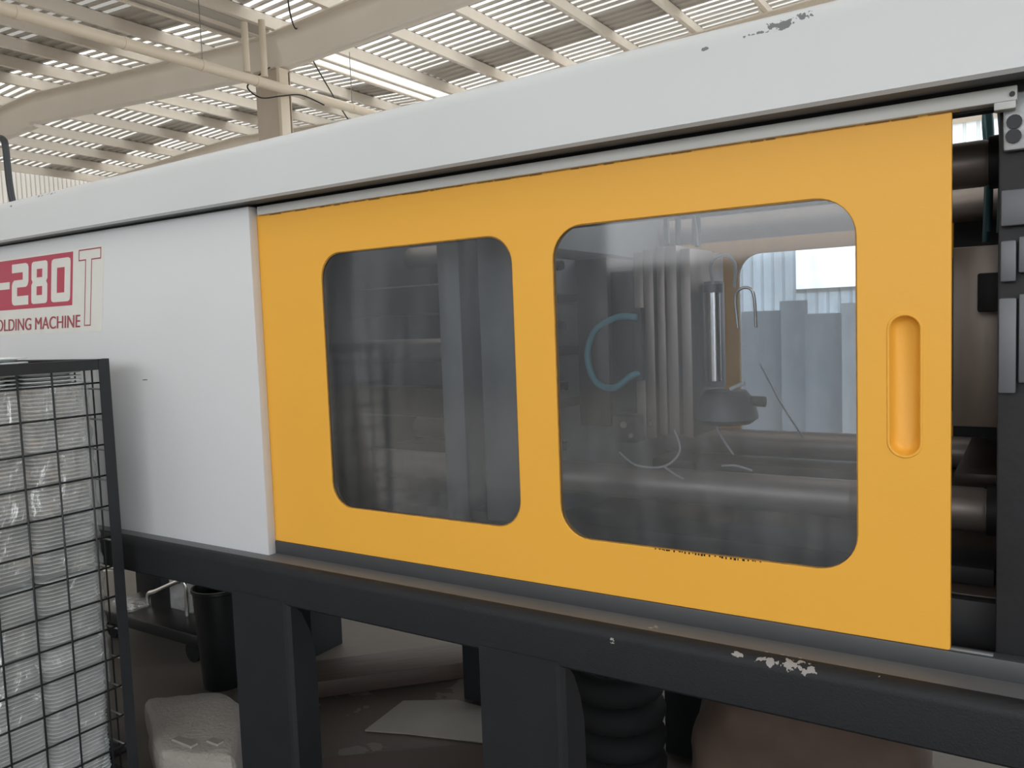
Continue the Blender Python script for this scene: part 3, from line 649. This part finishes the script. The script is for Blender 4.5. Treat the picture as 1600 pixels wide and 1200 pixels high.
# trays: one mesh, stacked
TW, TD, TH = .178, .27, .0118
def tray_mesh():
    bm = bmesh.new(); rings = []
    def rr(ins, z, n=3):
        pts = rrect(-TD/2+ins, TD/2-ins, -TW/2+ins, TW/2-ins, .03, n)
        return [bm.verts.new((p[0], p[1], z)) for p in pts]
    rings = [rr(.024, .0), rr(.018, .006), rr(0, .0066), rr(0, .0098), rr(.012, .0105), rr(.020, .004)]
    for a_, b_ in zip(rings, rings[1:]):
        for i in range(len(a_)): bm.faces.new((a_[i], a_[(i+1) % len(a_)], b_[(i+1) % len(a_)], b_[i]))
    bm.faces.new(rings[0][::-1]); bm.faces.new(rings[-1])
    me = bpy.data.meshes.new('tray'); bm.to_mesh(me); bm.free(); me.materials.append(MATS['tray_white'])
    return me
TM = tray_mesh()
COLS = (-.297, -.487, -.677)
def film_sheet(z0, z1, parent, seed, taper):
    """wrinkled clear film wrapped round three stacks: one continuous sheet"""
    bm = bmesh.new(); path = []
    x1, x0, ya, yb = CX-.020, CX-.325, -.192, -.785
    for k in range(7): path.append((x0 + (x1-.04-x0)*k/6, ya))
    for k in range(1, 6): a_ = PI/2*(1-k/6); path.append((x1-.04+.04*math.cos(a_), ya-.04+.04*math.sin(a_)))
    for k in range(31): path.append((x1, ya-.04 + (yb+.04-ya+.04)*k/30))
    for k in range(1, 6): a_ = PI/2*k/6; path.append((x1-.04+.04*math.cos(a_), yb+.04-.04*math.sin(a_)))
    nz = int((z1-z0)/.018); rows = []
    for j in range(nz+1):
        z = z0+(z1-z0)*j/nz; row = []
        for (x, y) in path:
            v = Vector((x, y, z)); n1 = noise.noise(Vector((x*9, y*9, z*14+seed))); n2 = noise.noise(Vector((x*26, y*26+z*18, z*30+seed)))
            pull = taper*max(0, 1-(z-z0)/.35)*max(0, (y+.5)/.3)
            row.append(bm.verts.new((x+.012*n1+.005*n2, y+.008*n2*(1 if y > -.23 else 0)-pull*.06, z)))
        rows.append(row)
    for a_, b_ in zip(rows, rows[1:]):
        for i in range(len(a_)-1): bm.faces.new((a_[i], a_[i+1], b_[i+1], b_[i]))
    f = finish('film_wrap', bm, 'film', parent, smooth=80)
    f['label'] = 'wrinkled clear plastic film'
def bundle(z0, n, loose, label, seed, taper):
    r = empty('tray_bundle', (CX-.17, -.487, z0), label, 'trays', 'film-wrapped tray bundles')
    for c_, y in enumerate(COLS):
        for k in range(n):
            o = bpy.data.objects.new('tray', TM); COL.objects.link(o); o.parent = r
            o.location = (random.uniform(-.002, .002), y+.487+random.uniform(-.002, .002), k*TH)
    film_sheet(z0-.004, z0+(n-loose)*TH, r, seed, taper)
bundle(.836, 52, 4, 'upper film-wrapped bundle of stacked white plastic trays in the wire cage', 3.1, 0)
bundle(.137, 58, 0, 'lower film-wrapped bundle of stacked white plastic trays in the wire cage', 9.7, 1)
for k, (dy, dx) in enumerate(((.0, 0), (-.006, .01), (-.004, .004))):
    o = bpy.data.objects.new('tray', TM); COL.objects.link(o)
    o.location = (CX-.19+dx, -.44+dy, .836+52*TH+.001+k*(TH+.0006))
    tag(o, ('loose white plastic tray lying on the upper bundle, lowest of three', 'loose white plastic tray above the cage rail, middle of three', 'loose white plastic tray above the cage rail, topmost of three')[k], 'tray', 'loose trays on the upper bundle')

# ================================================================== ON THE FLOOR
def blob(bm, size, seg, seed, amp, freq, power=4.5):
    """rounded box with soft bulges, resting on z = 0"""
    bmesh.ops.create_cube(bm, size=2); bmesh.ops.subdivide_edges(bm, edges=bm.edges[:], cuts=seg, use_grid_fill=True)
    for v in bm.verts:
        c_ = v.co; l = (abs(c_.x)**power+abs(c_.y)**power+abs(c_.z)**power)**(1/power); q = c_/l
        q = Vector((q.x*size[0], q.y*size[1], q.z*size[2]))
        d = noise.noise(q*freq+Vector((seed, seed, 0)))*amp + noise.noise(q*freq*3+Vector((0, seed, 0)))*amp*.35
        q += q.normalized()*d
        v.co = (q.x, q.y, max(q.z, -size[2]+.002)+size[2])
def mx_place(o, loc, rz): o.location = loc; o.rotation_euler = (0, 0, rz)
bm = bmesh.new(); poly = [(-2.605, .075), (-2.395, .25), (-2.215, .20), (-1.97, -.02), (-2.225, -.125)]
A = [bm.verts.new((x+2.28, y-.06, 0)) for x, y in poly]; B = [bm.verts.new((x+2.28, y-.06, z)) for (x, y), z in zip(poly, (.222, .238, .246, .205, .21))]
bm.faces.new(A[::-1]); bm.faces.new(B)
for i in range(5): bm.faces.new((A[i], A[(i+1) % 5], B[(i+1) % 5], B[i]))
bmesh.ops.bevel(bm, geom=bm.edges[:], offset=.042, segments=3, profile=.6, affect='EDGES', clamp_overlap=True)
bmesh.ops.triangulate(bm, faces=bm.faces[:]); bmesh.ops.subdivide_edges(bm, edges=bm.edges[:], cuts=4, use_grid_fill=True)
for v in bm.verts:
    c_ = v.co
    d = .010*noise.noise(c_*7+Vector((3, 0, 0))) + .006*noise.noise(c_*19) - .012*max(0, 1-abs(c_.z-.10)/.012)*(1 if c_.y < .1 else 0)
    n_ = Vector((c_.x, c_.y, (c_.z-.1)*1.2)).normalized(); q = c_+n_*d; v.co = (q.x, q.y, max(0, q.z))
sk = finish('white_sack', bm, 'sack_white', smooth=80)
sk.location = (-2.28, .06, 0)
tag(sk, 'folded white woven sack lying on the floor under the machine', 'sack')
bm = bmesh.new()
for (x, y, z, l) in ((.10, -.10, .205, .07), (.18, -.05, .205, .04)):
    bm_box(bm, (x-l, y-.02, z+.002), (x+l*.5, y+.012, z+.012), .004, 1)
tp = finish('tape', bm, 'tape_clear'); tp.parent = sk
# black bin
bm = bmesh.new(); rg = []
for r, z in ((.085, 0), (.087, .01), (.108, .42), (.114, .425), (.114, .44), (.106, .44), (.083, .02)):
    rg.append([bm.verts.new((r*math.cos(2*PI*k/32), r*math.sin(2*PI*k/32), z)) for k in range(32)])
for a_, b_ in zip(rg, rg[1:]):
    for i in range(32): bm.faces.new((a_[i], a_[(i+1) % 32], b_[(i+1) % 32], b_[i]))
bm.faces.new(rg[0][::-1]); bm.faces.new(rg[-1])
bn = finish('waste_bin', bm, 'bin_black', smooth=40); bn.location = (-2.87, .62, 0)
tag(bn, 'black round open-top bin under the machine beside the dark leg', 'bin')
# low dark trolley with a bent steel handle, behind the bin
tr = empty('hand_trolley', (-3.5, .85, 0), 'low dark trolley with a bent bright steel handle behind the black bin', 'trolley')
box('platform', (-3.95, .66, .10), (-3.1, 1.15, .16), 'bin_black', tr, bevel=.008)
for x in (-3.85, -3.2):
    for y in (.72, 1.08): tube('wheel', [(x, y-.02, .05), (x, y+.02, .05)], .05, 'rubber', tr, 16)
tube('handle', smooth_path([(-3.68, .80, .165), (-3.67, .80, .225), (-3.60, .80, .253), (-3.40, .80, .335), (-3.37, .80, .335), (-3.355, .80, .30), (-3.36, .80, .165)]), .012, 'bright_steel', tr, 10)
bx = empty('clear_box', (-3.35, .92, .16), 'clear plastic box on the dark trolley under the machine', 'box')
def shell(lo, hi, t_):
    bm = bmesh.new()
    bm_box(bm, lo, (hi[0], hi[1], lo[2]+t_)); bm_box(bm, lo, (lo[0]+t_, hi[1], hi[2])); bm_box(bm, (hi[0]-t_, lo[1], lo[2]), hi)
    bm_box(bm, lo, (hi[0], lo[1]+t_, hi[2])); bm_box(bm, (lo[0], hi[1]-t_, lo[2]), hi); return bm
finish('box_body', shell((-3.55, .84, .161), (-3.15, 1.04, .36), .004), 'film', bx)
box('box_rim', (-3.56, .83, .352), (-3.14, .842, .364), 'tray_white', bx, bevel=.002)
box('box_contents', (-3.52, .86, .167), (-3.20, 1.0, .21), 'card_and_lit_floor', bx, bevel=.01)
bm = bmesh.new(); blob(bm, (.11, .05, .025), 7, 5.0, .03, 18, 2.5)
sc = finish('crumpled_film', bm, 'film'); sc.location = (-3.74, .74, .163); tag(sc, 'crumpled clear plastic film on the dark trolley', 'film')
# plank, card and a pale sheet for lit floor behind the first leg
pk = box('wooden_plank', (-.75, -.13, 0), (.75, .10, .07), 'wood_brown', bevel=.004); mx_place(pk, (-2.09, 1.20, 0.004), math.radians(46))
tag(pk, 'dark brown wooden plank lying on the floor under the machine', 'plank')
cbm = bmesh.new(); cbm.free()
cb = prism('floor_sheet', [(-2.02, .60), (-1.86, .66), (-1.52, .76), (-1.30, .86), (-1.45, .97), (-1.86, .97), (-2.05, .86)], 'z', .0, .006, 'card_and_lit_floor'); tag(cb, 'light grey sheet added for the lit floor beside the plank', 'cardboard')  # pale sheet added in place of a lit patch of floor
cb = prism('floor_sheet', [(-2.15, .25), (-1.75, .58), (-1.60, .70), (-1.3, .75), (-1.1, .35), (-1.6, .1)], 'z', .0065, .012, 'card_brown'); tag(cb, 'dark brown cardboard sheet lying nearest on the floor under the machine', 'cardboard')
# ribbed black hose coil behind the second leg
rc = empty('hose_coil', (-.93, .55, 0), 'coil of black ribbed hose stacked behind the middle machine leg', 'hose')
for k in range(6):
    bm = bmesh.new(); R, r = .105, .042; z = .042+.083*k; vs = []
    for i in range(36):
        row = []
        for j in range(10):
            rr_ = r*(1+.04*(i % 2)); A_ = 2*PI*i/36; B_ = 2*PI*j/10
            row.append(bm.verts.new((-.93+(R+rr_*math.cos(B_))*math.cos(A_), .55+(R+rr_*math.cos(B_))*math.sin(A_), z+rr_*math.sin(B_))))
        vs.append(row)
    for i in range(36):
        for j in range(10): bm.faces.new((vs[i][j], vs[(i+1) % 36][j], vs[(i+1) % 36][(j+1) % 10], vs[i][(j+1) % 10]))
    finish('hose_turn', bm, 'rubber', rc, smooth=60)
bm = bmesh.new(); blob(bm, (.32, .22, .245), 16, 8.0, .035, 5, 4)
sb = finish('brown_sack', bm, 'sack_brown', smooth=80); mx_place(sb, (-.42, .74, 0), math.radians(8))
tag(sb, 'full reddish brown sack standing under the machine between the legs', 'sack')
lf = box('torn_paper', (-.865, .60, .43), (-.80, .66, .475), 'sack_tan', bevel=.006)
lf.parent = rc; lf.location = -rc.location; lf.name = 'paper_tag'; lf['label'] = 'scrap of pale paper'

# screen of upright strips standing behind the machine, seen through both windows
ss = empty('strip_screen', (-1.6, 3.0, 0), 'standing screen of blue-grey upright strips behind the machine, seen through its windows', 'screen')
x = -2.3
for k, w_ in enumerate((.16, .21, .15, .24, .13, .2, .22, .15, .19, .24)):
    bm = bmesh.new(); zt_ = 1.50+.10*((k*7) % 5)/4; y_ = 3.0+.02*(k % 2); vs = []
    for q in range(5):
        vs.append([bm.verts.new((x+w_*q/4, y_-.018*math.sin(PI*q/4), z)) for z in (.1, zt_)])
    for a_, b_ in zip(vs, vs[1:]): bm.faces.new((a_[0], b_[0], b_[1], a_[1]))
    finish('strip', bm, ('strip_grey', 'strip_pale', 'strip_grey', 'strip_grey')[k % 4], ss, smooth=80)
    x += w_-.012
boxes('screen_frame', [((-2.35, 2.96, 0), (-2.31, 3.08, 1.3)), ((x+.02, 2.96, 0), (x+.06, 3.08, 1.3)), ((-2.35, 2.98, .06), (x+.06, 3.05, .1))], 'mesh_steel', ss)
